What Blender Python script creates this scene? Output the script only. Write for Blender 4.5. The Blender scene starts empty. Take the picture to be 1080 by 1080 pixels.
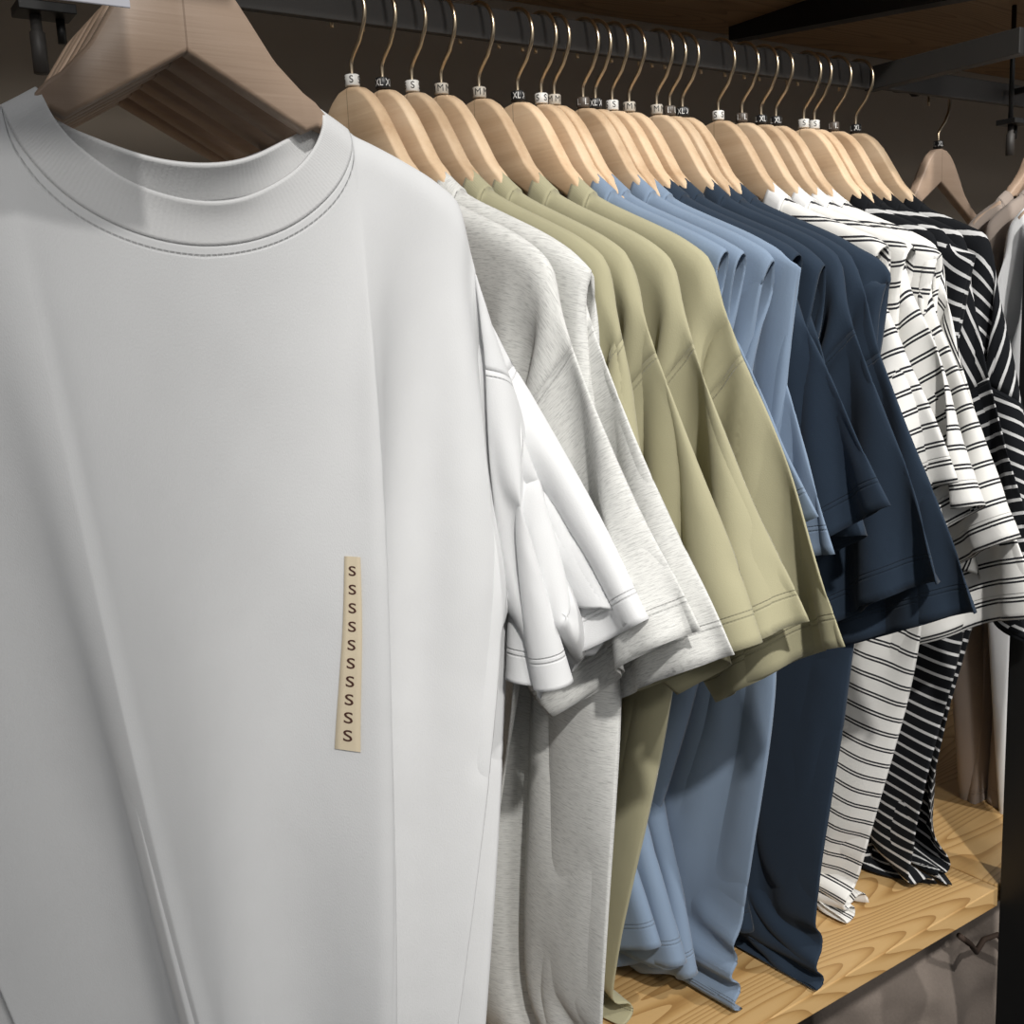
import bpy, bmesh, math, random
import numpy as np
from mathutils import Vector, Matrix
from concurrent.futures import ThreadPoolExecutor

scene = bpy.context.scene
COL = scene.collection
EYE = 1.35                                  # camera height above the floor (m)
U = 0.76                                    # distance camera -> rail (m)

# ---------------------------------------------------------------- camera
cam_d = bpy.data.cameras.new('camera'); cam = bpy.data.objects.new('camera', cam_d); COL.objects.link(cam)
RT = [[.8249, -.1362, .5486], [-.5634, -.1188, .8176], [-.0462, -.9835, -.1748]]   # world axes in (right, down, forward)
right = Vector((RT[0][0], RT[1][0], RT[2][0])).normalized()
fwd = Vector((RT[0][2], RT[1][2], RT[2][2])).normalized()
right = (right - fwd*right.dot(fwd)).normalized(); up = right.cross(fwd)
cam.matrix_world = Matrix(((right.x, up.x, -fwd.x, 0), (right.y, up.y, -fwd.y, 0), (right.z, up.z, -fwd.z, EYE), (0, 0, 0, 1)))
cam_d.sensor_width = 36; cam_d.lens = 1120/1080*36; cam_d.clip_start = .02
scene.camera = cam

# ---------------------------------------------------------------- light and exposure
world = bpy.data.worlds.new('world'); scene.world = world; world.use_nodes = True
bg = world.node_tree.nodes['Background']; bg.inputs[0].default_value = (.98, .99, 1, 1); bg.inputs[1].default_value = .34

def spot(name, loc, target, power, cone, size=.05, col=(1, .975, .935), blend=.35):
    d = bpy.data.lights.new(name, 'SPOT'); d.energy = power; d.spot_size = math.radians(cone); d.spot_blend = blend
    d.shadow_soft_size = size; d.color = col
    o = bpy.data.objects.new(name, d); COL.objects.link(o); o.location = loc
    o.rotation_euler = (Vector(target)-Vector(loc)).to_track_quat('-Z', 'Y').to_euler()
    return o
spot('spot_lamp', (-.3, -1.25, EYE+1.6), (1.0, .62, EYE-.2), 262, 40, blend=.95)
spot('spot_lamp', (1.4, -1.2, EYE+1.6), (.95, .70, EYE-.3), 140, 34, blend=.6)
spot('spot_lamp', (.1, -2.2, EYE+1.35), (.2, .65, EYE-.42), 88, 56, size=.25, blend=.8)  # unseen soft fill lamp, added to brighten the front white shirt evenly
v = scene.view_settings
v.view_transform = 'Standard'; v.look = 'None'; v.gamma = 1; v.use_curve_mapping = False; v.exposure = -0.10
# ---------------------------------------------------------------- cloth draping (numpy, position based)
HP = np.array([(0,0),(.012,-.002),(.022,-.008),(.033,-.02),(.045,-.038),(.058,-.058),(.078,-.0775),(.1,-.091),(.13,-.104),(.17,-.121),(.205,-.14)])
def hang_top(a, sc=1.0):
    return np.interp(np.abs(a)/sc, HP[:,0], HP[:,1])*sc

class Topo:
    """Index layout of a flat two-layer tee: body front/back, sleeve tube, neck rib (one half, or mirrored to a whole)."""
    def __init__(t, Cn=7, Cs=13, R=50, rA=15, K=15, NK=3, full=False):
        t.Cn,t.Cs,t.R,t.rA,t.K,t.NK,t.full = Cn,Cs,R,rA,K,NK,full
        C=t.C=Cn+Cs; n=0
        F=np.zeros((C+1,R+1),int); B=np.zeros((C+1,R+1),int)
        for i in range(C+1):
            for j in range(R+1):
                F[i,j]=n; n+=1
        for i in range(C+1):
            for j in range(R+1):
                if (j==0 and i>=Cn) or (i==C and j>=rA): B[i,j]=F[i,j]
                else: B[i,j]=n; n+=1
        m=2*rA
        S=np.zeros((m,K+1),int)
        for s in range(m): S[s,0]=F[C,s] if s<=rA else B[C,m-s]
        for k in range(1,K+1):
            for s in range(m): S[s,k]=n; n+=1
        q=2*Cn+1                          # half neck ring: front centre -> shoulder -> back centre
        N=np.zeros((q,NK+1),int)
        for s in range(q): N[s,0]=F[s,0] if s<=Cn else B[2*Cn-s,0]
        for k in range(1,NK+1):
            for s in range(q): N[s,k]=n; n+=1
        t.F,t.B,t.S,t.N=F,B,S,N; t.nh=n
        t.centre=np.concatenate([F[0],B[0],N[0,1:],N[-1,1:]])
        t.mir=np.arange(n)
        t.n=n
        if full:
            cset=set(t.centre.tolist()); c=n
            for v in range(n):
                if v in cset: t.mir[v]=v
                else: t.mir[v]=c; c+=1
            t.n=c

    def theta(t):
        return np.pi/2*(1-(1-np.linspace(0,1,t.Cn+1))**1.35)
    def rows(t, A):
        # first rows sit close under the shoulder so that the cloth can bend over the wood
        n=t.rA-2; return np.concatenate([[0,.0055/A,.014/A], .014/A+(1-.014/A)*np.linspace(0,1,n+1)[1:]])
    def rest(t, W, A, H, sl, L, xn, sd=.05, df=.055, db=.022, rib=.02, us=.28):
        """pattern coordinates of one half: dict panel -> 2D arrays"""
        Cn,Cs,C,R,rA,K,NK=t.Cn,t.Cs,t.C,t.R,t.rA,t.K,t.NK
        x=np.concatenate([xn*np.sin(t.theta()), xn+(W-xn)*np.linspace(0,1,Cs+1)[1:]])
        def top(d):
            z=np.zeros(C+1)
            z[:Cn+1]=-d*np.sqrt(np.maximum(0,1-(x[:Cn+1]/xn)**2))
            z[Cn:]=-sd*(x[Cn:]-xn)/(W-xn)
            return z
        zA=-sd-A
        P={}
        g=np.concatenate([t.rows(A), 1+np.linspace(0,1,R-rA+1)[1:]])
        for nm,d in (('F',df),('B',db)):
            zt=top(d)
            z=np.where(g[None,:]<=1, zt[:,None]+(zA-zt[:,None])*np.minimum(g,1)[None,:], zA+(-L-zA)*np.maximum(g-1,0)[None,:])
            P[nm]=np.stack([np.repeat(x[:,None],R+1,1), z],-1)
        k=np.linspace(0,1,K+1)
        gr=t.rows(A); u=np.concatenate([gr, gr[-2:0:-1]])
        wid=A+(H-A)*k
        P['S']=np.stack([(k*sl)[None,:]*(1-us*u[:,None]), -u[:,None]*wid[None,:]],-1)
        th=t.theta(); r=np.linspace(0,1,NK+1)*rib
        xs=(xn-r)[None,:]; f=np.stack([np.sin(th)[:,None]*xs, -np.cos(th)[:,None]*(df-r*.85)[None,:]+r[None,:]*.35],-1)
        b=np.stack([np.sin(th)[:,None]*xs, -np.cos(th)[:,None]*(db-r*.85)[None,:]+r[None,:]*.35],-1)
        P['N']=np.concatenate([f, b[:-1][::-1]],0)
        return P

    def constraints(t):
        """list of (i,j, panel, idx_i, idx_j, stiffness) for the half; lengths come from rest()"""
        out=[]
        def grid(M,nm,wrap=False,shear=.35,bend=.05,s1=1.0):
            ni,nj=M.shape
            def add(i0,j0,i1,j1,kk):
                if wrap: i0%=ni; i1%=ni
                elif i1>=ni or i0>=ni or i1<0: return
                if j1>=nj or j0>=nj: return
                out.append((M[i0,j0],M[i1,j1],nm,i0,j0,i1,j1,kk))
            for i in range(ni):
                for j in range(nj):
                    add(i,j,i+1,j,s1); add(i,j,i,j+1,s1)
                    add(i,j,i+1,j+1,shear); add(i,j+1,i+1,j,shear)
                    add(i,j,i+2,j,bend); add(i,j,i,j+2,bend)
        grid(t.F,'F'); grid(t.B,'B')
        if t.full:                          # the front shirt keeps broad, soft folds
            for M,nm in ((t.F,'F'),(t.B,'B')):
                for i in range(t.C-3):
                    for j in range(0,t.R+1,2): out.append((M[i,j],M[i+4,j],nm,i,j,i+4,j,.06))
        # sleeve: tube; wrap edges across the two folds need care, so treat as two flat halves
        m=2*t.rA
        grid(t.S[:t.rA+1],'S0')
        back=np.concatenate([t.S[t.rA:],t.S[:1]],0)
        grid(back,'S1')
        grid(t.N[:t.Cn+1],'N0',shear=.6,bend=.3); grid(t.N[t.Cn:],'N1',shear=.6,bend=.3)
        return out

def build_sim(t, specs):
    cons=t.constraints()
    rests=[t.rest(**{k:v for k,v in s.items() if k in ("W","A","H","sl","L","xn","sd","df","db","rib","us")}) for s in specs]
    seen={}; rows=[]
    for c in cons:
        a,b=int(c[0]),int(c[1])
        if a==b: continue
        key=(min(a,b),max(a,b))
        if key in seen: continue
        seen[key]=1; rows.append(c)
    I=np.array([r[0] for r in rows]); J=np.array([r[1] for r in rows]); Kst=np.array([r[7] for r in rows],np.float32)
    Ls=np.zeros((len(rows),len(specs)),np.float32)
    for q,P in enumerate(rests):
        pan={'F':P['F'],'B':P['B'],'S0':P['S'][:t.rA+1],'S1':np.concatenate([P['S'][t.rA:],P['S'][:1]],0),'N0':P['N'][:t.Cn+1],'N1':P['N'][t.Cn:]}
        for nm,A in pan.items():
            sel=[x for x,r in enumerate(rows) if r[2]==nm]
            i0=[rows[x][3] for x in sel]; j0=[rows[x][4] for x in sel]; i1=[rows[x][5] for x in sel]; j1=[rows[x][6] for x in sel]
            Ls[sel,q]=np.linalg.norm(A[i0,j0]-A[i1,j1],axis=1)
    pairs=[]
    for i in range(t.C+1):
        for j in range(t.R+1):
            if t.F[i,j]!=t.B[i,j]: pairs.append((t.F[i,j],t.B[i,j]))
    for k in range(1,t.K+1):
        for s in range(1,t.rA): pairs.append((t.S[s,k],t.S[2*t.rA-s,k]))
    pairs=np.array(pairs)
    if t.full:
        # bend across the centre line keeps the mirrored halves one cloth
        I2,J2=t.mir[I],t.mir[J]; keep=~((I2==I)&(J2==J))
        bi=[];
        I=np.concatenate([I,I2[keep]]); J=np.concatenate([J,J2[keep]]); Kst=np.concatenate([Kst,Kst[keep]]); Ls=np.concatenate([Ls,Ls[keep]])
        xi=[];xj=[]
        for M in (t.F,t.B):
            for j in range(t.R+1): xi.append(M[1,j]); xj.append(t.mir[M[1,j]])
        nb_=len(xi)
        for k in range(t.NK+1):
            for e in (1,-2): xi.append(t.N[e,k]); xj.append(t.mir[t.N[e,k]])
        xi=np.array(xi);xj=np.array(xj)
        lx=np.stack([np.concatenate([[2*P['F'][1,0,0]]*nb_,[2*P['N'][e,k,0] for k in range(t.NK+1) for e in (1,-2)]]) for P in rests],1).astype(np.float32)
        I=np.concatenate([I,xi]);J=np.concatenate([J,xj]);Kst=np.concatenate([Kst,np.concatenate([np.full(nb_,.05),np.full(len(xi)-nb_,.5)]).astype(np.float32)]);Ls=np.concatenate([Ls,lx])
        p2=t.mir[pairs]; kp=~(p2==pairs).all(1); pairs=np.concatenate([pairs,p2[kp]])
    # greedy colouring
    used=np.zeros(t.n,object); used[:]=0; col=np.zeros(len(I),int)
    for e,(a,b) in enumerate(zip(I.tolist(),J.tolist())):
        m=used[a]|used[b]; c=0
        while (m>>c)&1: c+=1
        col[e]=c; used[a]|=1<<c; used[b]|=1<<c
    batches=[]
    for c in range(col.max()+1):
        s=np.where(col==c)[0]
        if len(s): batches.append((I[s],J[s],Ls[s],(Kst[s]*.5)[:,None,None]))
    # start positions and per-vertex info
    n=t.n; P0=np.zeros((n,len(specs),3),np.float32); sign=np.zeros(n,np.float32); part=np.zeros(n,int)  # part 0 body 1 sleeve 2 rib
    pat=np.zeros((n,len(specs),2),np.float32)
    for q,P in enumerate(rests):
        W=specs[q]['W']; sc=specs[q].get('hs',1)
        def put(idx,xz,sg,pt):
            P0[idx,q,0]=xz[...,0]; P0[idx,q,2]=xz[...,1]; P0[idx,q,1]=sg*.007; sign[idx]=sg; part[idx]=pt
        put(t.N[:t.Cn+1,1:],P['N'][:t.Cn+1,1:],-1,2); put(t.N[t.Cn+1:,1:],P['N'][t.Cn+1:,1:],1,2)
        put(t.B,P['B'],1,0); put(t.F,P['F'],-1,0)
        S=P['S'][:,1:].copy(); ang=np.radians(specs[q].get('ang',38)); sd=specs[q].get('sd',.05)
        X=W+S[...,0]*np.cos(ang)+S[...,1]*np.sin(ang)*.35; Z=-sd-S[...,0]*np.sin(ang)+S[...,1]*np.cos(ang)*.9
        sg=np.where(np.arange(2*t.rA)<=t.rA,-1,1)
        for s in range(2*t.rA):
            put(t.S[s,1:],np.stack([X[s],Z[s]],-1),0 if s in (0,t.rA) else sg[s],1)
    shared=np.concatenate([t.F[t.Cn:,0],t.N[t.Cn,1:]])
    side=t.F[t.C,t.rA:]
    sign[shared]=0; sign[side]=0
    if t.full:
        for v in range(t.nh):
            w=t.mir[v]
            if w!=v:
                P0[w]=P0[v]*np.array([-1,1,1],np.float32); sign[w]=sign[v]; part[w]=part[v]
        shared=np.unique(np.concatenate([shared,t.mir[shared]]))
    return batches,P0,sign,part,shared,pairs

def drape(t, specs, planes, steps=900, seed=1, floor=None, amp=.35, inward=.42, outward=.06):
    """planes: list per shirt of (na,nb,c) half spaces na*a+nb*b>=c, in shirt coordinates. Returns (V,n,3)."""
    batches,P,sign,part,shared,pairs=build_sim(t,specs)
    ns=len(specs); rng=np.random.RandomState(seed)
    hs=np.array([s.get('hs',1.) for s in specs],np.float32); xn=np.array([s['xn'] for s in specs],np.float32)
    half=np.array([s.get('half',.203) for s in specs],np.float32)*hs; tb=.0076*np.maximum(hs,.85)
    P[:,:,2]+=np.array([hang_top(x,h) for x,h in zip(xn,hs)],np.float32)[None,:]+.004
    rest=P.copy()
    for q in range(ns):                     # shoulder seam starts on the wood, measured along the arm
        fine=np.linspace(xn[q],.45,800); ht=hang_top(fine,hs[q]); fz=np.where(fine<half[q],ht,ht[-1]-(fine-half[q])*.5)
        arc=np.concatenate([[0],np.cumsum(np.hypot(np.diff(fine),np.diff(fz)))])
        sh=t.F[t.Cn:,0]; d=np.concatenate([[0],np.cumsum(np.linalg.norm(np.diff(rest[sh,q],axis=0),axis=1))])
        P[sh,q,0]=np.interp(d,arc,fine); P[sh,q,2]=np.interp(d,arc,fz)+.002
        if t.full: P[t.mir[sh],q,0]=-P[sh,q,0]; P[t.mir[sh],q,2]=P[sh,q,2]
    g=3.0; dt=1/300.; 
    F=np.zeros_like(P); F[:,:,2]=-g
    Lq=np.array([s['L'] for s in specs],np.float32)
    dep=np.clip((-rest[:,:,2]-.1)/Lq[None],0,1); low=np.clip((-rest[:,:,2]-.30)/(Lq[None]-.28),0,1)
    body=(part==0)[:,None]; slv=(part==1)[:,None]
    inw=np.array([s.get('inw',inward) for s in specs],np.float32); outw=np.array([s.get('outw',outward) for s in specs],np.float32)
    sg=np.sign(rest[:,:,0])
    F[:,:,0]+=np.where(body,-inw*g*sg*np.clip(np.abs(rest[:,:,0])/.1,0,1)*low,0)+np.where(slv,outw*g*sg,0)
    F[:,:,1]+=np.where(slv,np.array([s.get('fwd',0.) for s in specs],np.float32)*-g,0)
    for q in range(ns):
        for m in range(5):
            kx,kz=rng.uniform(-40,40),rng.uniform(-3,3); ph=rng.uniform(0,6.28)
            am=amp*g*specs[q].get('amp',1.)*rng.uniform(.3,1)
            F[:,q,1]+=am*np.sin(kx*rest[:,q,0]+kz*rest[:,q,2]+ph)*(low[:,q]*.8+.2*dep[:,q])
        F[:,q,1]+=specs[q].get('lean',0)*g*dep[:,q]
    prev=P.copy(); Fd=F*(dt*dt)
    pi,pj=pairs[:,0],pairs[:,1]; isS=np.zeros(t.n,bool); isS[shared]=True
    sg3=sign[:,None]
    near=np.where((rest[:,:,2].max(1)>-.34))[0]
    for it in range(steps):
        damp=.992 if it<steps*.6 else .97
        new=P+(P-prev)*damp+Fd
        prev=P; P=new
        for (i,j,L,k) in batches:
            d=P[j]-P[i]; l=np.sqrt((d*d).sum(-1))+1e-9
            d*=((l-L)/l)[...,None]*k
            P[i]+=d; P[j]-=d
        # layers stay apart
        d=P[pj]-P[pi]; l=np.sqrt((d*d).sum(-1))+1e-6
        cor=np.maximum(.0022-l,0)*.5
        dd=d*(cor/l)[...,None]; P[pi]-=dd; P[pj]+=dd
        # hanger
        Q=P[near]; a=Q[:,:,0]; b=Q[:,:,1]; z=Q[:,:,2]
        zt=hang_top_v(a,hs)+.0018; on=np.abs(a)<half
        depth=zt-z
        ins=on&(depth>0)&(depth<.05*hs)
        s=sg3[near]
        sh=isS[near][:,None]
        top=ins&(sh|(depth<.004))
        z=np.where(top,zt,z)
        b=np.where(sh&on,np.clip(b,-.004,.004),b)
        sidep=ins&~top
        b=np.where(sidep&(s<0),np.minimum(b,-tb),b); b=np.where(sidep&(s>0),np.maximum(b,tb),b)
        Q[:,:,1]=b; Q[:,:,2]=z
        pr=prev[near]
        Q[:,:,0]=np.where(top&sh, pr[:,:,0]+(a-pr[:,:,0])*.01, Q[:,:,0])
        P[near]=Q
        pr[top]=Q[top]; prev[near]=pr
        for q in range(ns):
            for pl in planes[q]:
                na,nb,c=pl[:3]
                if len(pl)>3: c=c-pl[3]*max(0.,1-it/(steps*.4))
                dist=P[:,q,0]*na+P[:,q,1]*nb-c
                m=np.minimum(dist,0) if len(pl)<5 else np.where(part==0,np.minimum(dist,0),0)
                P[:,q,0]-=m*na; P[:,q,1]-=m*nb
        if floor is not None:
            fz=np.maximum(P[:,:,2],floor[None,:]+.002); hit=fz>P[:,:,2]
            P[:,:,2]=fz; prev[hit]=P[hit]*.6+prev[hit]*.4
        if not t.full: P[t.centre,:,0]=0
    return P
def hang_top_v(a,hs):
    x=np.abs(a)/hs
    return np.interp(x.ravel(),HP[:,0],HP[:,1]).reshape(x.shape).astype(np.float32)*hs

# ---------------------------------------------------------------- materials
def mat(name):
    m = bpy.data.materials.new(name); m.use_nodes = True
    nt = m.node_tree; return m, nt, nt.nodes, nt.links, nt.nodes['Principled BSDF']
def nmath(nt, op, a, b=None, c=None):
    n = nt.nodes.new('ShaderNodeMath'); n.operation = op
    for k, x in enumerate((a, b, c)):
        if x is None: continue
        if isinstance(x, (int, float)): n.inputs[k].default_value = x
        else: nt.links.new(x, n.inputs[k])
    return n.outputs[0]
def nmix(nt, fac, a, b):
    n = nt.nodes.new('ShaderNodeMix'); n.data_type = 'RGBA'
    for k, x in ((0, fac), (6, a), (7, b)):
        if isinstance(x, (int, float)): n.inputs[k].default_value = x
        elif isinstance(x, tuple): n.inputs[k].default_value = (*x, 1)
        else: nt.links.new(x, n.inputs[k])
    return n.outputs[2]
def nnoise(nt, vec, scale, detail=2, rough=.5):
    n = nt.nodes.new('ShaderNodeTexNoise'); n.inputs['Scale'].default_value = scale; n.inputs['Detail'].default_value = detail
    n.inputs['Roughness'].default_value = rough
    nt.links.new(vec, n.inputs['Vector']); return n.outputs['Fac']
def nmap(nt, vec, scale, loc=(0, 0, 0), rot=(0, 0, 0)):
    n = nt.nodes.new('ShaderNodeMapping'); n.inputs['Scale'].default_value = scale; n.inputs['Location'].default_value = loc; n.inputs['Rotation'].default_value = rot
    nt.links.new(vec, n.inputs['Vector']); return n.outputs[0]
def ramp(nt, fac, stops):
    n = nt.nodes.new('ShaderNodeValToRGB'); cr = n.color_ramp
    while len(cr.elements) < len(stops): cr.elements.new(.5)
    for e, (p, c) in zip(cr.elements, stops): e.position = p; e.color = (*c, 1)
    nt.links.new(fac, n.inputs[0]); return n.outputs[0]

def fabric(name, base, alt=None, kind='plain', rib=False, fuzz=.15):
    """cotton jersey; the pattern rides on the cloth's own cutting-pattern coordinates (metres)"""
    m, nt, N, L, P = mat(name)
    uv = N.new('ShaderNodeUVMap'); uv.uv_map = 'UVMap'
    sm = N.new('ShaderNodeUVMap'); sm.uv_map = 'Seam'
    sx = N.new('ShaderNodeSeparateXYZ'); L.new(uv.outputs[0], sx.inputs[0]); uu, vv = sx.outputs[0], sx.outputs[1]
    ss = N.new('ShaderNodeSeparateXYZ'); L.new(sm.outputs[0], ss.inputs[0]); hem, seam = ss.outputs[0], ss.outputs[1]
    big = nnoise(nt, uv.outputs[0], 14, 3)
    col = nmix(nt, big, tuple(c*.94 for c in base), tuple(min(1, c*1.05) for c in base))
    if kind == 'marl':
        st = nnoise(nt, nmap(nt, uv.outputs[0], (160, 1900, 1)), 1, 3, .6)
        st2 = nnoise(nt, nmap(nt, uv.outputs[0], (70, 900, 1), (7, 3, 0)), 1, 2, .6)
        f = nmath(nt, 'ADD', nmath(nt, 'MULTIPLY', st, .6), nmath(nt, 'MULTIPLY', st2, .4))
        col = ramp(nt, f, [(.36, alt), (.5, base), (.66, tuple(min(1, c*1.12) for c in base))])
    if kind in ('double', 'single'):
        per = .0167 if kind == 'double' else .0125
        ph = nmath(nt, 'MULTIPLY', nmath(nt, 'FRACT', nmath(nt, 'DIVIDE', nmath(nt, 'ADD', vv, 5.0), per)), per)
        def band(c, w): return nmath(nt, 'LESS_THAN', nmath(nt, 'ABSOLUTE', nmath(nt, 'SUBTRACT', ph, c)), w)
        if kind == 'double': f = nmath(nt, 'MAXIMUM', band(.004, .0009), band(.0072, .0009))
        else: f = band(.005, .0015)
        col = nmix(nt, f, col, alt)
    # stitching: a fine groove 2 cm above each hem and next to each seam
    def line(d, c, w): return nmath(nt, 'SUBTRACT', 1.0, nmath(nt, 'SMOOTH_MIN', 1.0, nmath(nt, 'DIVIDE', nmath(nt, 'ABSOLUTE', nmath(nt, 'SUBTRACT', d, c)), w), .05))
    dash = nmath(nt, 'GREATER_THAN', nmath(nt, 'FRACT', nmath(nt, 'MULTIPLY', uu, 330)), .3)
    st = nmath(nt, 'MAXIMUM', line(hem, .019, .0011), line(seam, .0045, .0009))
    st = nmath(nt, 'MAXIMUM', st, line(hem, .0225, .0008))
    st = nmath(nt, 'MAXIMUM', st, 0.0)
    std = nmath(nt, 'MULTIPLY', st, nmath(nt, 'ADD', .55, nmath(nt, 'MULTIPLY', dash, .45)))
    col = nmix(nt, nmath(nt, 'MULTIPLY', std, .10), col, tuple(c*.45 for c in base))
    L.new(col, P.inputs['Base Color'])
    weave = nnoise(nt, nmap(nt, uv.outputs[0], (1400, 800, 1)), 1, 1)
    crease = nnoise(nt, nmap(nt, uv.outputs[0], (9, 6, 1)), 1, 3, .55)
    h = nmath(nt, 'ADD', nmath(nt, 'MULTIPLY', weave, .00012), nmath(nt, 'MULTIPLY', crease, .003))
    h = nmath(nt, 'SUBTRACT', h, nmath(nt, 'MULTIPLY', std, .0007))
    if rib:
        w = N.new('ShaderNodeMath'); w.operation = 'SINE'; L.new(nmath(nt, 'MULTIPLY', uu, 3600), w.inputs[0])
        h = nmath(nt, 'ADD', h, nmath(nt, 'MULTIPLY', w.outputs[0], .00003))
    b = N.new('ShaderNodeBump'); b.inputs['Strength'].default_value = 1; b.inputs['Distance'].default_value = 1.0
    L.new(h, b.inputs['Height']); L.new(b.outputs[0], P.inputs['Normal'])
    P.inputs['Roughness'].default_value = .92; P.inputs['Specular IOR Level'].default_value = .15
    P.inputs['Sheen Weight'].default_value = fuzz; P.inputs['Sheen Roughness'].default_value = .5
    return m

def wood(name, a, b, c, scale=1., rough=.5, axis='x', ring=1., rnd=True, joint=False, cathedral=False):
    m, nt, N, L, P = mat(name)
    tc = N.new('ShaderNodeTexCoord'); vec = tc.outputs['Object']
    if rnd:
        oi = N.new('ShaderNodeObjectInfo'); off = N.new('ShaderNodeVectorMath'); off.operation = 'ADD'
        cx = N.new('ShaderNodeCombineXYZ'); r = nmath(nt, 'MULTIPLY', oi.outputs['Random'], 3.0)
        for k in range(3): L.new(r, cx.inputs[k])
        L.new(vec, off.inputs[0]); L.new(cx.outputs[0], off.inputs[1]); v2 = off.outputs[0]
    else: v2 = vec
    s = (4*scale, 28*scale, 28*scale)
    n1 = nnoise(nt, nmap(nt, v2, s), 1, 3, .55)
    if cathedral:
        w = nnoise(nt, nmap(nt, v2, (1.1, 9, 9)), 1, 1.5, .4)
        rg = nmath(nt, 'FRACT', nmath(nt, 'MULTIPLY', w, 44*ring))
        rg = nmath(nt, 'POWER', rg, 2.2)
        f = nmath(nt, 'ADD', nmath(nt, 'MULTIPLY', rg, .6), nmath(nt, 'MULTIPLY', n1, .4))
    else:
        f = n1
    fine = nnoise(nt, nmap(nt, v2, (14*scale, 420*scale, 420*scale)), 1, 2, .6)
    f = nmath(nt, 'ADD', nmath(nt, 'MULTIPLY', f, .82), nmath(nt, 'MULTIPLY', fine, .18))
    col = ramp(nt, f, [(.3, a), (.5, b), (.72, c)])
    if rnd:
        hs = N.new('ShaderNodeHueSaturation'); L.new(col, hs.inputs['Color'])
        L.new(nmath(nt, 'ADD', .86, nmath(nt, 'MULTIPLY', oi.outputs['Random'], .26)), hs.inputs['Value']); col = hs.outputs[0]
    if joint:
        sx = N.new('ShaderNodeSeparateXYZ'); L.new(vec, sx.inputs[0])
        j = nmath(nt, 'LESS_THAN', nmath(nt, 'ABSOLUTE', sx.outputs[0]), .0005)
        col = nmix(nt, nmath(nt, 'MULTIPLY', j, .45), col, (.12, .07, .04))
    L.new(col, P.inputs['Base Color']); P.inputs['Roughness'].default_value = rough
    b_ = N.new('ShaderNodeBump'); b_.inputs['Strength'].default_value = .25; b_.inputs['Distance'].default_value = .0006
    L.new(fine, b_.inputs['Height']); L.new(b_.outputs[0], P.inputs['Normal'])
    return m
def plain(name, c, rough=.5, metal=0., var=.08, scale=60, bump=0.):
    m, nt, N, L, P = mat(name)
    tc = N.new('ShaderNodeTexCoord'); n = nnoise(nt, tc.outputs['Object'], scale, 3)
    L.new(nmix(nt, n, tuple(x*(1-var) for x in c), tuple(min(1, x*(1+var)) for x in c)), P.inputs['Base Color'])
    P.inputs['Roughness'].default_value = rough; P.inputs['Metallic'].default_value = metal
    if bump:
        b = N.new('ShaderNodeBump'); b.inputs['Strength'].default_value = .4; b.inputs['Distance'].default_value = bump
        L.new(n, b.inputs['Height']); L.new(b.outputs[0], P.inputs['Normal'])
    return m

M = {}
M['white'] = fabric('white_jersey', (.76, .765, .77))
M['grey'] = fabric('grey_marl_jersey', (.66, .66, .635), (.45, .45, .435), 'marl')
M['olive'] = fabric('pale_olive_jersey', (.375, .352, .228))
M['blue'] = fabric('dusty_blue_jersey', (.195, .258, .352))
M['navy'] = fabric('navy_jersey', (.022, .035, .056), fuzz=.07)
M['stripe'] = fabric('white_jersey_black_stripes', (.78, .77, .74), (.02, .02, .025), 'double')
M['black'] = fabric('black_jersey_white_stripes', (.007, .008, .010), (.55, .55, .55), 'single', fuzz=.03)
M['taupe'] = fabric('taupe_jersey', (.36, .30, .26))
M['rib_white'] = fabric('white_rib', (.77, .772, .772), rib=True)
M['rib_grey'] = fabric('grey_marl_rib', (.66, .66, .635), (.47, .47, .455), 'marl', rib=True)
M['rib_olive'] = fabric('pale_olive_rib', (.375, .352, .228), rib=True)
M['rib_blue'] = fabric('dusty_blue_rib', (.195, .258, .352), rib=True)
M['rib_navy'] = fabric('navy_rib', (.022, .035, .056), rib=True)
M['rib_black'] = fabric('black_rib', (.007, .008, .010), rib=True, fuzz=.03)
M['rib_taupe'] = fabric('taupe_rib', (.36, .30, .26), rib=True)
M['rib_stripe'] = M['rib_white']
M['hanger'] = wood('maple_wood', (.52, .35, .21), (.67, .49, .32), (.77, .60, .42), 1., .42, joint=True)
M['hanger_beech'] = wood('beech_wood', (.34, .235, .165), (.43, .31, .225), (.49, .36, .27), 1., .45, joint=True)
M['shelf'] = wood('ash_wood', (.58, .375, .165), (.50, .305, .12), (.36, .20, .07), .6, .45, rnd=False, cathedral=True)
M['dark_shelf'] = wood('shade_darkened_plywood', (.34, .225, .12), (.30, .19, .10), (.21, .13, .065), .6, .55, rnd=False, cathedral=True)  # overhead shelf wood, colour darkened to carry the shade on its underside
M['steel'] = plain('dark_grey_steel', (.048, .044, .041), .55, .1)
M['bracket'] = plain('dark_steel', (.022, .021, .020), .5, .1)
M['black_steel'] = plain('black_steel', (.012, .012, .012), .42, .2)
M['hook'] = plain('bronze_wire', (.58, .47, .33), .3, 1.)
M['wall'] = plain('beige_wall', (.34, .29, .235), .85, var=.04, scale=30, bump=.0005)
M['floor'] = plain('dark_floor', (.05, .043, .038), .6)
M['tag_S'] = plain('white_plastic', (.70, .69, .66), .45)
M['tag_M'] = plain('beige_plastic', (.46, .42, .36), .45)
M['tag_L'] = plain('brown_grey_plastic', (.085, .068, .055), .45)
M['tag_XL'] = plain('black_plastic', (.012, .012, .013), .4)
M['ink'] = plain('dark_ink', (.015, .013, .012), .6)
M['ink_white'] = plain('white_ink', (.72, .72, .70), .6)
M['ink_brown'] = plain('brown_ink', (.07, .022, .012), .6)
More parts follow.
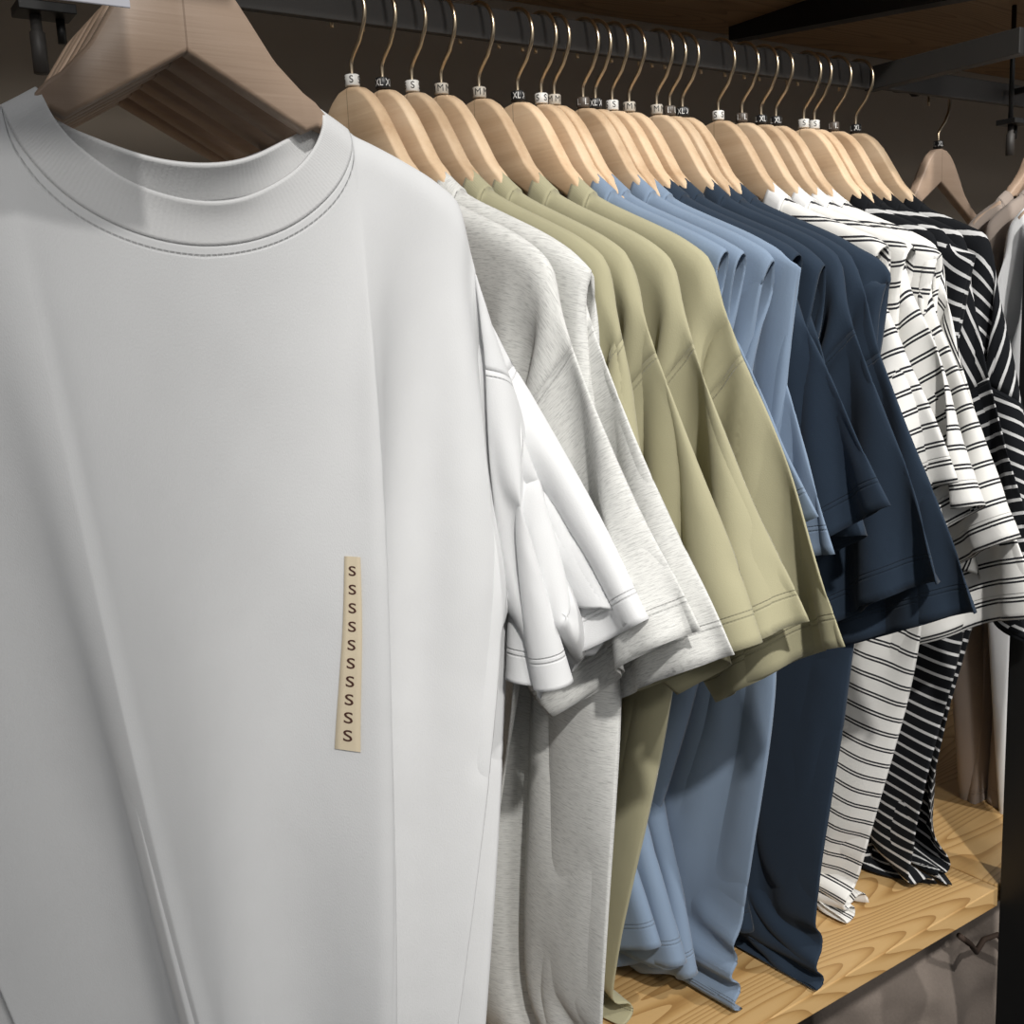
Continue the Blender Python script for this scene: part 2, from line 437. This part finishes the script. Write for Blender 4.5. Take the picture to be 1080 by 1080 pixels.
M['paper'] = plain('cream_sticker', (.76, .65, .47), .55, var=.03)
M['card'] = plain('pale_card', (.62, .62, .68), .6, var=.02)
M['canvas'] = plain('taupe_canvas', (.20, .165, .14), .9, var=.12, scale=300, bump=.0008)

# ---------------------------------------------------------------- object helpers
def link(name, me, m=None, parent=None):
    o = bpy.data.objects.new(name, me); COL.objects.link(o)
    if m is not None and me is not None and not me.materials: me.materials.append(m)
    if parent is not None: o.parent = parent
    return o
def empty(name, mw):
    o = bpy.data.objects.new(name, None); COL.objects.link(o); o.matrix_world = mw; o.empty_display_size = .02
    return o
def tag(o, label, cat, group=None):
    o['label'] = label; o['category'] = cat
    if group: o['group'] = group
    return o
def mesh(name, V, Fc, smooth=True):
    me = bpy.data.meshes.new(name); me.from_pydata([tuple(map(float, p)) for p in V], [], [tuple(int(i) for i in f) for f in Fc])
    if smooth: me.polygons.foreach_set('use_smooth', [True]*len(me.polygons))
    me.update(); return me
def box_me(name, x0, x1, y0, y1, z0, z1, bev=.001, origin=None):
    bm = bmesh.new(); bmesh.ops.create_cube(bm, size=1)
    for p in bm.verts: p.co = Vector((x0+(x1-x0)*(p.co.x+.5), y0+(y1-y0)*(p.co.y+.5), z0+(z1-z0)*(p.co.z+.5)))
    if bev: bmesh.ops.bevel(bm, geom=bm.edges[:], offset=bev, segments=2, affect='EDGES', profile=.5)
    me = bpy.data.meshes.new(name); bm.to_mesh(me); bm.free(); return me
def boxo(name, x0, x1, y0, y1, z0, z1, m, bev=.001, parent=None):
    """box with its origin at its own centre bottom (z given relative to the camera height)"""
    cx, cy = (x0+x1)/2, (y0+y1)/2
    o = link(name, box_me(name, x0-cx, x1-cx, y0-cy, y1-cy, 0, z1-z0, bev), m, parent)
    o.location = (cx, cy, z0+(EYE if parent is None else 0)); return o
def tube_me(name, pts, r, seg=10, caps=True):
    pts = [Vector(p) for p in pts]; V = []; Fc = []
    t0 = (pts[1]-pts[0]).normalized(); n = t0.orthogonal().normalized()
    for k, p in enumerate(pts):
        t = (pts[min(k+1, len(pts)-1)]-pts[max(k-1, 0)]).normalized()
        n = (n-t*n.dot(t)).normalized(); b = t.cross(n); rr = r[k] if isinstance(r, (list, tuple)) else r
        for s in range(seg):
            a = 2*math.pi*s/seg; V.append(p+n*math.cos(a)*rr+b*math.sin(a)*rr)
    for k in range(len(pts)-1):
        for s in range(seg):
            Fc.append((k*seg+s, k*seg+(s+1) % seg, (k+1)*seg+(s+1) % seg, (k+1)*seg+s))
    if caps: Fc.append(tuple(range(seg))[::-1]); Fc.append(tuple((len(pts)-1)*seg+s for s in range(seg)))
    return mesh(name, V, Fc)
def text_me(body, size):
    cu = bpy.data.curves.new('lettering', 'FONT'); cu.body = body; cu.size = size; cu.align_x = 'CENTER'; cu.align_y = 'CENTER'; cu.resolution_u = 4
    cu.offset = size*.006 if len(body) == 1 and body == 'S' else 0
    o = bpy.data.objects.new('lettering', cu); COL.objects.link(o)
    me = bpy.data.meshes.new_from_object(o); bpy.data.objects.remove(o); bpy.data.curves.remove(cu)
    return me
def bake(o, levels, thick, off):
    """apply subdivision and cloth thickness to the mesh itself"""
    s = o.modifiers.new('s', 'SUBSURF'); s.levels = levels; s.render_levels = levels; s.uv_smooth = 'PRESERVE_BOUNDARIES'
    d = o.modifiers.new('t', 'SOLIDIFY'); d.thickness = thick; d.offset = off; d.use_even_offset = False
    return o
def bake_all(obs):
    bpy.context.view_layer.update(); dg = bpy.context.evaluated_depsgraph_get()
    new = [(o, bpy.data.meshes.new_from_object(o.evaluated_get(dg))) for o in obs]
    for o, me in new:
        old = o.data; o.modifiers.clear(); o.data = me; me.name = old.name
        me.polygons.foreach_set('use_smooth', [True]*len(me.polygons))
        if old.users == 0: bpy.data.meshes.remove(old)

# ---------------------------------------------------------------- the place: wall, floor
def struct(o): o['kind'] = 'structure'; return o
struct(boxo('wall_back', -1.6, 3.2, .985, 1.035, -EYE, .9, M['wall'], 0))
struct(boxo('floor', -6, 6, -7, .985, -EYE-.03, -EYE, M['floor'], 0))

# ---------------------------------------------------------------- shelving
ZS = -.623                                   # top of the oak shelf
sh = boxo('wooden_shelf', -1.2, 1.006, .593, .984, ZS-.0215, ZS, M['shelf'], .0012)
tag(sh, 'light ash wood shelf under the hanging shirts, inside the near bay', 'shelf')
sh2 = boxo('wooden_shelf', 1.0085, 2.6, .597, .984, ZS-.0215, ZS, M['shelf'], .0012)
tag(sh2, 'light ash wood shelf continuing behind the black upright into the next bay', 'shelf')
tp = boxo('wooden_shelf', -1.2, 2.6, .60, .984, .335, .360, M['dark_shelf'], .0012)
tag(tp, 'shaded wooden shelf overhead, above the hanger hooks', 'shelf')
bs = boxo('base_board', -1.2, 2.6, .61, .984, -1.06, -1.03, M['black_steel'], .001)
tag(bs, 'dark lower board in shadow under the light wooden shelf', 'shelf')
post = boxo('steel_upright', 1.0085, 1.05, .545, .5925, -EYE, .335, M['black_steel'], .001)
tag(post, 'black steel upright at the right edge in front of the wooden shelf', 'upright')
rail = boxo('hanging_rail', -1.1, .99, .7585, .7655, .2265, .2515, M['steel'], .0008)
tag(rail, 'dark grey flat steel rail carrying the row of hangers', 'rail')
er = boxo('rail_bracket', .991, 1.006, .5935, .7665, .2255, .2490, M['bracket'], .0008)
tag(er, 'dark grey steel bar holding the right end of the rail', 'bracket')
def prism(name, x0, x1, prof, m):
    k = len(prof); V = [(0, y, z) for y, z in prof]+[(x1-x0, y, z) for y, z in prof]
    Fc = [tuple(range(k))[::-1], tuple(range(k, 2*k))]+[(a, (a+1) % k, k+(a+1) % k, k+a) for a in range(k)]
    o = link(name, mesh(name, V, Fc, False), m); o.location = (x0, 0, EYE); return o
ub = prism('shelf_bracket', .985, 1.0055, [(.957, .335), (.957, .320), (.60, .283), (.60, .335)], M['black_steel'])
tag(ub, 'black tapered steel bracket under the overhead shelf, above the navy and striped shirts', 'bracket')
r2 = boxo('hanging_rail', 1.0065, 2.5, .7585, .7655, .2285, .2525, M['steel'], .0008)
tag(r2, 'grey flat steel rail of the next bay, behind the lone bare hanger', 'rail')

# ---------------------------------------------------------------- hangers
def hanger_frame(sc=1., th=.006, notch=.046, slim=True, tip=.186, wd='hanger'):
    st = np.concatenate([np.linspace(-tip, -.06, 16), np.linspace(-.056, -.004, 14), [0]]); st = np.concatenate([st, -st[:-1][::-1]])
    V = []; Fc = []; n = 16
    for a in st:
        A = abs(a); zt = float(hang_top(A)); zb = -notch-A*(.62-(notch-.046)*4) if A < .08 else float(np.interp(A, [.08, .13, .205], [-.0956, -.128, -.166]))
        zb = min(zb, zt-.012)
        e = 1-.25*max(0, (A-tip+.011)/.011); s_ = min(1, max(0, (A-(.070 if sc == 1 else .086))/.016)) if slim else 0      # arms get slimmer where the shirt covers them
        zt -= .0065*s_; zb += .004*s_
        zc, hh, rr = (zt+zb)/2, (zt-zb)/2*e, .0036-.0010*s_; tk = th*(1-.5*s_)
        for k in range(n):
            q = k*4//n; ang = math.pi/2*((k % 4)/3)+q*math.pi/2
            cx = (tk-rr)*(1, -1, -1, 1)[q]; cz = (hh-rr)*(1, 1, -1, -1)[q]
            V.append((a*sc, cx*max(sc, .9)+rr*math.cos(ang), (zc+cz+rr*math.sin(ang))*sc))
    m_ = len(st)
    for i in range(m_-1):
        for k in range(n): Fc.append((i*n+k, i*n+(k+1) % n, (i+1)*n+(k+1) % n, (i+1)*n+k))
    Fc.append(tuple(range(n))[::-1]); Fc.append(tuple((m_-1)*n+k for k in range(n)))
    me = mesh('frame', V, Fc)
    bm = bmesh.new(); bm.from_mesh(me); bmesh.ops.recalc_face_normals(bm, faces=bm.faces); bm.to_mesh(me); bm.free()
    me.materials.append(M[wd]); return me
def hook_me(sc=1.):
    pts = [(0, 0, -.004), (0, 0, .010), (0, 0, .0165), (.0012, 0, .0195), (.0045, 0, .0235), (.0130, 0, .0315)]
    cx, cz, r = 0, .0515, .0215
    for d in range(-40, 181, 11):
        a = math.radians(d); pts.append((cx+r*math.cos(a), 0, cz+r*math.sin(a)))
    pts.append((-.0213, 0, .047))
    return tube_me('hook', [Vector(p)*sc for p in pts], .0016)
FR = hanger_frame(); FR_STRIPE = hanger_frame(tip=.172); FR_BLACK = hanger_frame(tip=.140); HK = hook_me(); HK.materials.append(M['hook'])
def marker_me():
    V = []; Fc = []; n = 24; prof = [(.0012, .0004), (.0050, .0004), (.0056, .001), (.0056, .0082), (.0050, .0088), (.0012, .0088)]
    for r, z in prof:
        for k in range(n): V.append((r*math.cos(2*math.pi*k/n), r*math.sin(2*math.pi*k/n), z))
    for i in range(len(prof)-1):
        for k in range(n): Fc.append((i*n+k, i*n+(k+1) % n, (i+1)*n+(k+1) % n, (i+1)*n+k))
    me = mesh('size_marker', V, Fc)
    for e in me.polygons: e.use_smooth = True
    return me
MK = {}; LT = {}
for sz in ('S', 'M', 'L', 'XL'):
    MK[sz] = marker_me(); MK[sz].materials.append(M['tag_'+sz])
    t = text_me(sz, .0074); V = []; Fc = []
    co = np.array([p.co for p in t.vertices])
    nc = 4 if sz == 'XL' else 5
    for k in range(nc):
        b0 = len(V)
        for p in co:
            a = k*2*math.pi/nc+math.pi/4+p[0]*(  .80 if sz == 'XL' else 1)/.0057
            V.append((.00572*math.cos(a), .00572*math.sin(a), .0046+p[1]))
        for f in t.polygons: Fc.append(tuple(b0+i for i in f.vertices))
    LT[sz] = mesh('size_lettering', V, Fc, False); LT[sz].materials.append(M['ink'] if sz in 'SM' else M['ink_white'])
    bpy.data.meshes.remove(t)
def frame_matrix(x, y, z, yaw):
    s, c = math.sin(math.radians(yaw)), math.cos(math.radians(yaw))
    return Matrix(((s, c, 0, x), (-c, s, 0, y), (0, 0, 1, z+EYE), (0, 0, 0, 1)))
rng = random.Random(4)
def hanger(mw, size, label, group, turn=None, frame=None, hook=None):
    t = empty('clothes_hanger', mw); tag(t, label, 'hanger', group)
    link('frame', frame or FR, None, t); h = link('hook', hook or HK, None, t)
    if size:
        k = link('size_marker', MK[size], None, t); k['label'] = {'S': 'white', 'M': 'beige', 'L': 'brown', 'XL': 'black'}[size]+' plastic size marker'
        k.rotation_euler.z = rng.uniform(-.5, .5) if turn is None else turn
        link('size_lettering', LT[size], None, k)
    return t

# ---------------------------------------------------------------- tee meshes from draped cloth
def tee_parts(topo, P, Rst, spec, two_sides):
    """P: (V,3) draped half or whole. Returns dict part -> list of (verts, faces, uv, seam)"""
    t = topo; out = {}
    L, sl, sd, W, A = spec['L'], spec['sl'], spec.get('sd', .05), spec['W'], spec['A']
    def side(mirror):
        if not mirror: return (lambda idx: P[idx])
        if t.full: return (lambda idx: P[t.mir[idx]])
        return (lambda idx: P[idx]*np.array([-1, 1, 1]))
    def quads(nI, nJ, fl, base=0):
        F = []
        for i in range(nI-1):
            for j in range(nJ-1):
                q = (base+i*nJ+j, base+i*nJ+j+1, base+(i+1)*nJ+j+1, base+(i+1)*nJ+j)
                F.append(q[::-1] if fl else q)
        return F
    def merge(grids):
        """grids: (idx array, uv array, seam array, flip, getter, key)"""
        V = []; Fc = []; UV = []; SM = []; key = {}
        for idx, uv, smv, fl, get, mk in grids:
            nI, nJ = idx.shape; pos = get(idx.ravel()); loc = np.zeros(idx.size, int)
            cen = set(t.centre.tolist())
            for q, vv in enumerate(idx.ravel().tolist()):
                kk = vv if (not mk or vv in cen) else -vv-1
                if kk not in key: key[kk] = len(V); V.append(pos[q])
                loc[q] = key[kk]
            u, s = uv.reshape(-1, 2), smv.reshape(-1, 2)
            for f in quads(nI, nJ, fl):
                g = [int(loc[x]) for x in f]
                if len(set(g)) < 4:
                    f = [f[k] for k in range(4) if g[k] not in g[:k]]; g = [int(loc[x]) for x in f]
                    if len(g) < 3: continue
                Fc.append(g); UV += [u[x] for x in f]; SM += [s[x] for x in f]
        return V, Fc, UV, SM
    body = []; col = []
    for mk in (False, True):
        g = side(mk); sgn = -1 if mk else 1
        for nm, idx, fl in (('F', t.F, False), ('B', t.B, True)):
            r = Rst[nm]; uv = np.stack([r[..., 0]*sgn+(0 if nm == 'F' else 2), r[..., 1]], -1)
            top = r[:, :1, 1]-r[..., 1]; shoulder = np.where(np.arange(t.C+1)[:, None] >= t.Cn, top+.009 if nm == 'F' else top+.05, top)
            arm = np.where(r[..., 1] > -sd-A, W-r[..., 0]+.05, 9)
            body.append((idx, uv, np.stack([L+r[..., 1], np.minimum(shoulder, arm)], -1), fl ^ mk, g, mk))
        r = Rst['N']; q = np.arange(r.shape[0])[:, None]*.012; kk = np.arange(t.NK+1)[None, :]*.0066
        uv = np.stack([q+0*kk, kk+0*q], -1)*np.array([sgn, 1])
        col.append((t.N, uv, np.full(uv.shape, 5.), False ^ mk, g, mk))
        S = np.concatenate([t.S, t.S[:1]], 0); r = Rst['S']; r = np.concatenate([r, r[:1]], 0)
        n = r.shape[0]; around = np.cumsum(np.concatenate([[0], np.abs(np.diff(r[:, 0, 1]))]))[:, None]+0*r[..., 0]
        back = r[:, -1:, 0]-r[..., 0]; uv = np.stack([around*sgn, -back], -1)
        out['sleeve_left' if mk else 'sleeve_right'] = merge([(S, uv, np.stack([back, r[..., 0]+.0008], -1), False ^ mk, g, mk)])
    out['body'] = merge(body); out['collar'] = merge(col)
    return out
def tee_mesh(name, data, m):
    V, Fc, UV, SM = data; me = mesh(name, V, Fc)
    for nm, arr in (('UVMap', UV), ('Seam', SM)):
        l = me.uv_layers.new(name=nm); l.data.foreach_set('uv', np.asarray(arr, np.float32).ravel())
    me.materials.append(m); return me
TO_BAKE = []
def tee(topo, P, spec, mw, kind, label, group, levels=1):
    t = empty('t_shirt', mw); tag(t, label, 't-shirt', group)
    d = tee_parts(topo, P, topo.rest(**{k: spec[k] for k in spec if k in REST_KEYS}), spec, True)
    for part, key in (('body', 'body'), ('sleeve', 'sleeve_right'), ('sleeve', 'sleeve_left'), ('collar', 'collar')):
        o = link(part, tee_mesh(part, d[key], M['rib_'+kind] if part == 'collar' else M[kind]), None, t)
        TO_BAKE.append(bake(o, levels, .0021 if part == 'collar' else .0008, .15 if part == 'collar' else 0.))
        if part == 'collar' and kind in ('stripe', 'black'): o['label'] = 'plain %s ribbed collar' % ('white' if kind == 'stripe' else 'black')
    return t
REST_KEYS = ('W', 'A', 'H', 'sl', 'L', 'xn', 'sd', 'df', 'db', 'rib', 'us')

# ---------------------------------------------------------------- the row on the rail
NX = [.506, .540, .574, .609, .656, .706, .738, .756, .797, .815, .840, .866, .909, .930, .951, 1.012, 1.054, 1.089, 1.117, 1.171, 1.192, 1.232, 1.278]
RX = [x*U for x in NX]; RY = .762; RZ = .238*U
for k in range(1, 23):                       # neighbouring wooden frames cannot be closer than their thickness
    RX[k] = max(RX[k], RX[k-1]+.0128)
YAW = [9, 8, 8, 7, 6.5, 6, 5.5, 5, 4.5, 4, 4, 3.5, 3, 3, 3, 2, 1.5, 1, 1, .5, 0, 0, 0]
SIZES = 'S XL S M M L S M L XL S M M L XL S L XL XL S S L XL'.split()
KIND = ['grey']*2+['olive']*4+['blue']*4+['navy']*5+['stripe']*4+['black']*4
DIM = {'S': dict(W=.250, A=.205, H=.175, sl=.190, L=.655), 'M': dict(W=.258, A=.21, H=.18, sl=.20, L=.675),
       'L': dict(W=.266, A=.215, H=.185, sl=.208, L=.69), 'XL': dict(W=.276, A=.22, H=.19, sl=.218, L=.715)}
OUT = [0, .0, -.02, -.01, 0, .06, -.10, -.12, -.18, -.22, -.05, -.06, -.06, -.05, -.06, -.01, 0, .03, .04, 0, 0, 0, 0]
specs = []; planes = []
def slot(i, side):
    """half space between shirt i and its neighbour, in shirt i's own coordinates"""
    j = i+side
    if 0 <= j < 23: mx, ps = (RX[i]+RX[j])/2, math.radians((YAW[i]+YAW[j])/2)
    else: mx, ps = RX[i]+side*(.017 if side < 0 else .035), math.radians(YAW[i])
    n = (math.cos(ps)*-side, math.sin(ps)*-side); s, c = math.sin(math.radians(YAW[i])), math.cos(math.radians(YAW[i]))
    na, nb = n[0]*s-n[1]*c, n[0]*c+n[1]*s
    return (na, nb, (mx-RX[i])*n[0]+.0015)
for i in range(23):
    d = dict(DIM[SIZES[i]]); d.update(half=.203-{'stripe': .014, 'black': .045}.get(KIND[i], 0), xn=.09, df=.06, db=.022, sd=.052, us=.12, outw=OUT[i], inw={'grey': .4, 'olive': .45, 'blue': .71, 'black': .30, 'stripe': .515}.get(KIND[i], .6)); specs.append(d)
    if i == 1: d['sl'] = .222
    planes.append([slot(i, -1), slot(i, 1)])
T_HALF = Topo(Cn=8, Cs=14, R=54, rA=16, K=16, NK=3)
T_FULL = Topo(Cn=8, Cs=15, R=62, rA=18, K=18, NK=3, full=True)
WY = [.540, .567, .592]; WX = .1825; WZ = .1815
wspecs = [dict(W=.224, A=.185, H=(.135, .145, .15)[k], sl=(.20, .178, .19)[k], L=.68, xn=.092, df=.045, db=.013, sd=.045, rib=.0185, hs=.77, inw=.285, outw=(.15, .55, .05)[k], fwd=(0, .3, 0)[k], amp=.28, ang=66, us=(.22, .3, .3)[k]) for k in range(3)]
wplanes = []
ps = math.radians(YAW[0]); mx = RX[0]-.010
for k in range(3):                           # shirt coordinates there: a = +X, b = +Y
    pl = [(-math.cos(ps), -math.sin(ps), -((mx-WX)*math.cos(ps)+(RY-WY[k])*math.sin(ps)), .16)]
    if k: pl.append((0, 1, -(WY[k]-WY[k-1])/2+.0006, 0, 'body') if k == 1 else (0, 1, -(WY[k]-WY[k-1])/2+.0006))
    pl.append((0, -1, -((WY[k+1]-WY[k])/2-.0006) if k < 2 else -.014))
    wplanes.append(pl)
def run(job):
    kind, idx, seed = job
    if kind == 'rail':
        return drape(T_HALF, [specs[i] for i in idx], [planes[i] for i in idx], steps=STEPS, seed=seed, floor=np.full(len(idx), ZS-RZ+.002, np.float32))
    return drape(T_FULL, wspecs, wplanes, steps=STEPS, seed=seed, amp=.25)
STEPS = 1100
jobs = [('white', None, 3)]+[('rail', list(range(k, min(k+6, 23))), 10+k) for k in (0, 6, 12, 18)]
with ThreadPoolExecutor(4) as ex: RES = list(ex.map(run, jobs))
PW = RES[0].astype(float); PR = np.concatenate(RES[1:], 1).astype(float)
COLOUR = {'grey': 'grey marl', 'olive': 'pale olive green', 'blue': 'dusty blue', 'navy': 'navy blue', 'stripe': 'white t-shirt with double black stripes', 'black': 'black t-shirt with thin white stripes'}
ORD = ['first', 'second', 'third', 'fourth', 'fifth']
SZL = {'S': 'white S', 'M': 'beige M', 'L': 'brown L', 'XL': 'black XL'}
for i in range(23):
    k = KIND[i]; n = KIND.index(k); c = KIND.count(k); o = ORD[i-n]
    pos = ('leftmost' if i == n else 'rightmost' if i == n+c-1 else o+' from the left')+' of the '+['', '', 'two', 'three', 'four', 'five'][c]
    base = COLOUR[k] if 't-shirt' in COLOUR[k] else COLOUR[k]+' t-shirt'
    mw = frame_matrix(RX[i], RY, RZ, YAW[i])
    tee(T_HALF, PR[:, i], specs[i], mw, k, '%s, %s on the rail' % (base, pos), 't-shirts on the rail')
    what = {'stripe': 'white striped', 'black': 'black striped'}.get(k, COLOUR[k])
    size = 'XL' if i == 5 else SIZES[i]
    hanger(mw, size, 'wooden hanger with %s marker holding the %s %s t-shirt' % (SZL[size], {'leftmost': 'leftmost', 'rightmost': 'rightmost'}.get(pos.split()[0], o), what), 'hangers on the rail', frame={'stripe': FR_STRIPE, 'black': FR_BLACK}.get(k))

# ---------------------------------------------------------------- the white shirts facing out
FRW = hanger_frame(.77, notch=.059, wd='hanger_beech'); HKW = hook_me(.9); HKW.materials.append(M['hook'])
WL = ['white t-shirt at the front left with a cream size sticker on its chest', 'white t-shirt directly behind the front one, its sleeve showing beside it', 'white t-shirt third in the stack, mostly hidden behind the front two']
white = []
for k in range(3):
    white.append(tee(T_FULL, PW[:, k], wspecs[k], frame_matrix(WX, WY[k], WZ, 90), 'white', WL[k], 'white t-shirts facing out', 2 if k == 0 else 1))
for k in range(6):
    y = (WY+[.617, .640, .663])[k]
    hanger(frame_matrix(WX, y, WZ, 90+[0, 0, 1.5, -2, 2, -3][k]), None, ['wooden hanger of the front white t-shirt, its broad face to the viewer', 'wooden hanger second in the stack behind the front white t-shirt', 'wooden hanger third in the stack seen through the white neckline', 'wooden hanger fourth in the stack seen through the white neckline', 'wooden hanger fifth in the stack behind the white t-shirts', 'rearmost wooden hanger of the stack behind the white t-shirts'][k], 'hangers facing out', frame=FRW, hook=HKW)

# ---------------------------------------------------------------- the next bay: shirts facing out, a bare hanger
BX, BZ = 1.285, .195
for k, (y, kind) in enumerate(((.655, 'white'), (.68, 'white'), (.708, 'taupe'), (.734, 'taupe'))):
    who = ['white t-shirt in the next bay beyond the black striped shirts, front one', 'white t-shirt in the next bay, between its front white one and the taupe ones', 'taupe t-shirt in the next bay, just behind the white t-shirts', 'taupe t-shirt in the next bay, rearmost beside the bare hanger'][k]
    tee(T_FULL, PW[:, (0, 1, 2, 1)[k]], wspecs[0], frame_matrix(BX, y, BZ, 90), kind, who, 't-shirts in the next bay')
    hanger(frame_matrix(BX, y, BZ, 90), None, ['wooden hanger of the front white t-shirt in the next bay', 'wooden hanger of the second white t-shirt in the next bay', 'wooden hanger of the front taupe t-shirt in the next bay', 'wooden hanger of the rearmost taupe t-shirt in the next bay'][k], 'hangers in the next bay', frame=FRW, hook=HKW)
hanger(frame_matrix(1.172, .80, .181, 92), 'XL', 'bare wooden hanger on a short black rod beyond the row of shirts', None, frame=hanger_frame(.86, slim=False, wd='hanger_beech'))
rod = empty('hook_rod', Matrix.Translation((1.10, .80, EYE+.247))); tag(rod, 'short black rod carrying the bare hanger under the grey rail', 'rod')
link('bar', tube_me('bar', [(-.012, 0, -.004), (0, 0, -.004), (.1, 0, 0), (.112, 0, 0)], [.0045, .0045, .0034, .0034]), M['black_steel'], rod)
link('stop_ring', tube_me('stop_ring', [(.024, 0, -.003), (.03, 0, -.003)], .0075), M['black_steel'], rod)
link('mount', box_me('mount', .012, .022, -.0345, .004, -.006, .002, .0006), M['black_steel'], rod)

def display_arm(x, label, y0=.46):
    t = empty('display_arm', Matrix.Translation((x, .745, EYE))); tag(t, label, 'display arm')
    link('arm', box_me('arm', -.003, .003, y0-.745, .012, .2385, .2455, .0006), M['black_steel'], t)
    link('clamp_plate', box_me('clamp_plate', -.030, .004, -.012, .012, .2025, .2085, .0006), M['black_steel'], t)
    link('clamp_rod', tube_me('clamp_rod', [(-.016, .002, .2085), (-.016, .002, .335)], .0028), M['black_steel'], t)
    link('drop_post', tube_me('drop_post', [(-.0185, 0, .2025), (-.0185, 0, .193), (-.0185, 0, .192), (-.0185, 0, .168)], [.0035, .0035, .0048, .0048]), M['steel'], t)
    link('drop_post', tube_me('drop_post', [(-.003, .004, .2025), (-.003, .004, .188)], .0028), M['black_steel'], t)
    return t
display_arm(WX-.004, 'black display arm above the front white t-shirts, its clamp showing behind their hangers')
display_arm(BX-.035, 'black display arm of the next bay at the right edge above the taupe t-shirts', .62)
cd = empty('price_card', Matrix.Translation((.132, .448, EYE+.1285))); tag(cd, 'pale card hanging over the top left of the front wooden hanger', 'card')
link('card', box_me('card', -.10, 0, 0, .0012, 0, .1, .0003), M['card'], cd)
link('holder', box_me('holder', -.10, .05, .0014, .0045, .1, .116, .0006), M['black_steel'], cd)

# ---------------------------------------------------------------- rumpled cloth bag under the shelf
def bag():
    bm = bmesh.new(); bmesh.ops.create_cube(bm, size=1); bmesh.ops.subdivide_edges(bm, edges=bm.edges[:], cuts=24, use_grid_fill=True)
    from mathutils import noise
    for p in bm.verts:
        c = p.co.copy(); r = 1-.18*(abs(c.x)*2)**4*.5-.10*(abs(c.z)*2)**6*.5
        q = Vector((c.x*.40*(1-.10*(c.z+.5)), c.y*.22*r*(1-.55*(c.z+.5)), (c.z+.5)*.385*(1-.06*abs(c.x))))
        s = Vector((q.x*7+3, q.y*7, q.z*6+1))
        rid = 1-abs(noise.noise(s)); rid2 = 1-abs(noise.noise(s*2.3+Vector((5, 1, 2))))
        n = Vector((c.x*.4, c.y*2.2, c.z*.3)).normalized()
        q += n*((rid-.7)*.055+(rid2-.7)*.024); q.z = max(q.z, .001)
        p.co = q
    me = bpy.data.meshes.new('bag_body'); bm.to_mesh(me); bm.free()
    me.polygons.foreach_set('use_smooth', [True]*len(me.polygons)); return me
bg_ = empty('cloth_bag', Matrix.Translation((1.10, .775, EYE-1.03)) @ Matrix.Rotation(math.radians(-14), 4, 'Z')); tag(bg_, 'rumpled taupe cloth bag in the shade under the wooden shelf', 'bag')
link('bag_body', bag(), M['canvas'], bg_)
for x0, z0, ph in ((-.13, .345, 0.), (-.02, .285, 1.3)):
    pts = [(x0+.02*k, -.105-.012*math.sin(k+ph), z0+.012*math.sin(1.7*k+ph)-.008*k) for k in range(6)]
    link('drawstring', tube_me('drawstring', pts, .0035), plain('brown_cord', (.05, .03, .02), .8), bg_)
bake_all(TO_BAKE)

# ---------------------------------------------------------------- size sticker on the front white shirt
from mathutils.bvhtree import BVHTree
bodyo = [o for o in white[0].children if o.name.startswith('body')][0]
bvh = BVHTree.FromPolygons([v.co for v in bodyo.data.vertices], [tuple(p.vertices) for p in bodyo.data.polygons])
def on_shirt(a, z, off):
    h = bvh.ray_cast(Vector((a, -.5, z)), Vector((0, 1, 0)))
    return (h[0]+h[1]*(off if h[1].y < 0 else -off)) if h[0] is not None else Vector((a, -.02, z))
T0 = (.2436-WX, -.1215-WZ); T1 = (.2312-WX, -.2292-WZ)
ax = Vector((T1[0]-T0[0], T1[1]-T0[1])); ln = ax.length; ax /= ln; nx = Vector((-ax.y, ax.x))
if nx.x < 0: nx = -nx
def strip(u, w, off):                        # u along the sticker from its top, w across it
    bend = .0004*math.sin(u/ln*math.pi*1.6)
    return on_shirt(T0[0]+ax.x*u+nx.x*(w+bend), T0[1]+ax.y*u+nx.y*(w+bend), off)
V = []; Fc = []; n, m_ = 44, 5
for lay in (.0010, .0007):
    for i in range(n+1):
        for j in range(m_): V.append(strip(ln*i/n, (j/(m_-1)-.5)*(.0066+.0036*i/n), lay))
K = (n+1)*m_
for i in range(n):
    for j in range(m_-1):
        q = (i*m_+j, (i+1)*m_+j, (i+1)*m_+j+1, i*m_+j+1); Fc.append(q); Fc.append(tuple(K+x for x in q[::-1]))
for i in range(n): Fc.append((i*m_, K+i*m_, K+(i+1)*m_, (i+1)*m_)); Fc.append((i*m_+m_-1, (i+1)*m_+m_-1, K+(i+1)*m_+m_-1, K+i*m_+m_-1))
st = link('size_sticker', mesh('size_sticker', V, Fc), M['paper'], white[0]); st['label'] = 'long cream sticker printed with ten letters S'
t = text_me('S', .0084); V = []; Fc = []
for k in range(10):
    b0 = len(V); u0 = ln*(.075+.0945*k); s_ = .90+.02*k
    for p in t.vertices: V.append(strip(u0-p.co.y*s_, p.co.x*s_, .0013))
    for f in t.polygons: Fc.append(tuple(b0+i for i in f.vertices))
link('lettering', mesh('lettering', V, Fc, False), M['ink_brown'], st); bpy.data.meshes.remove(t)
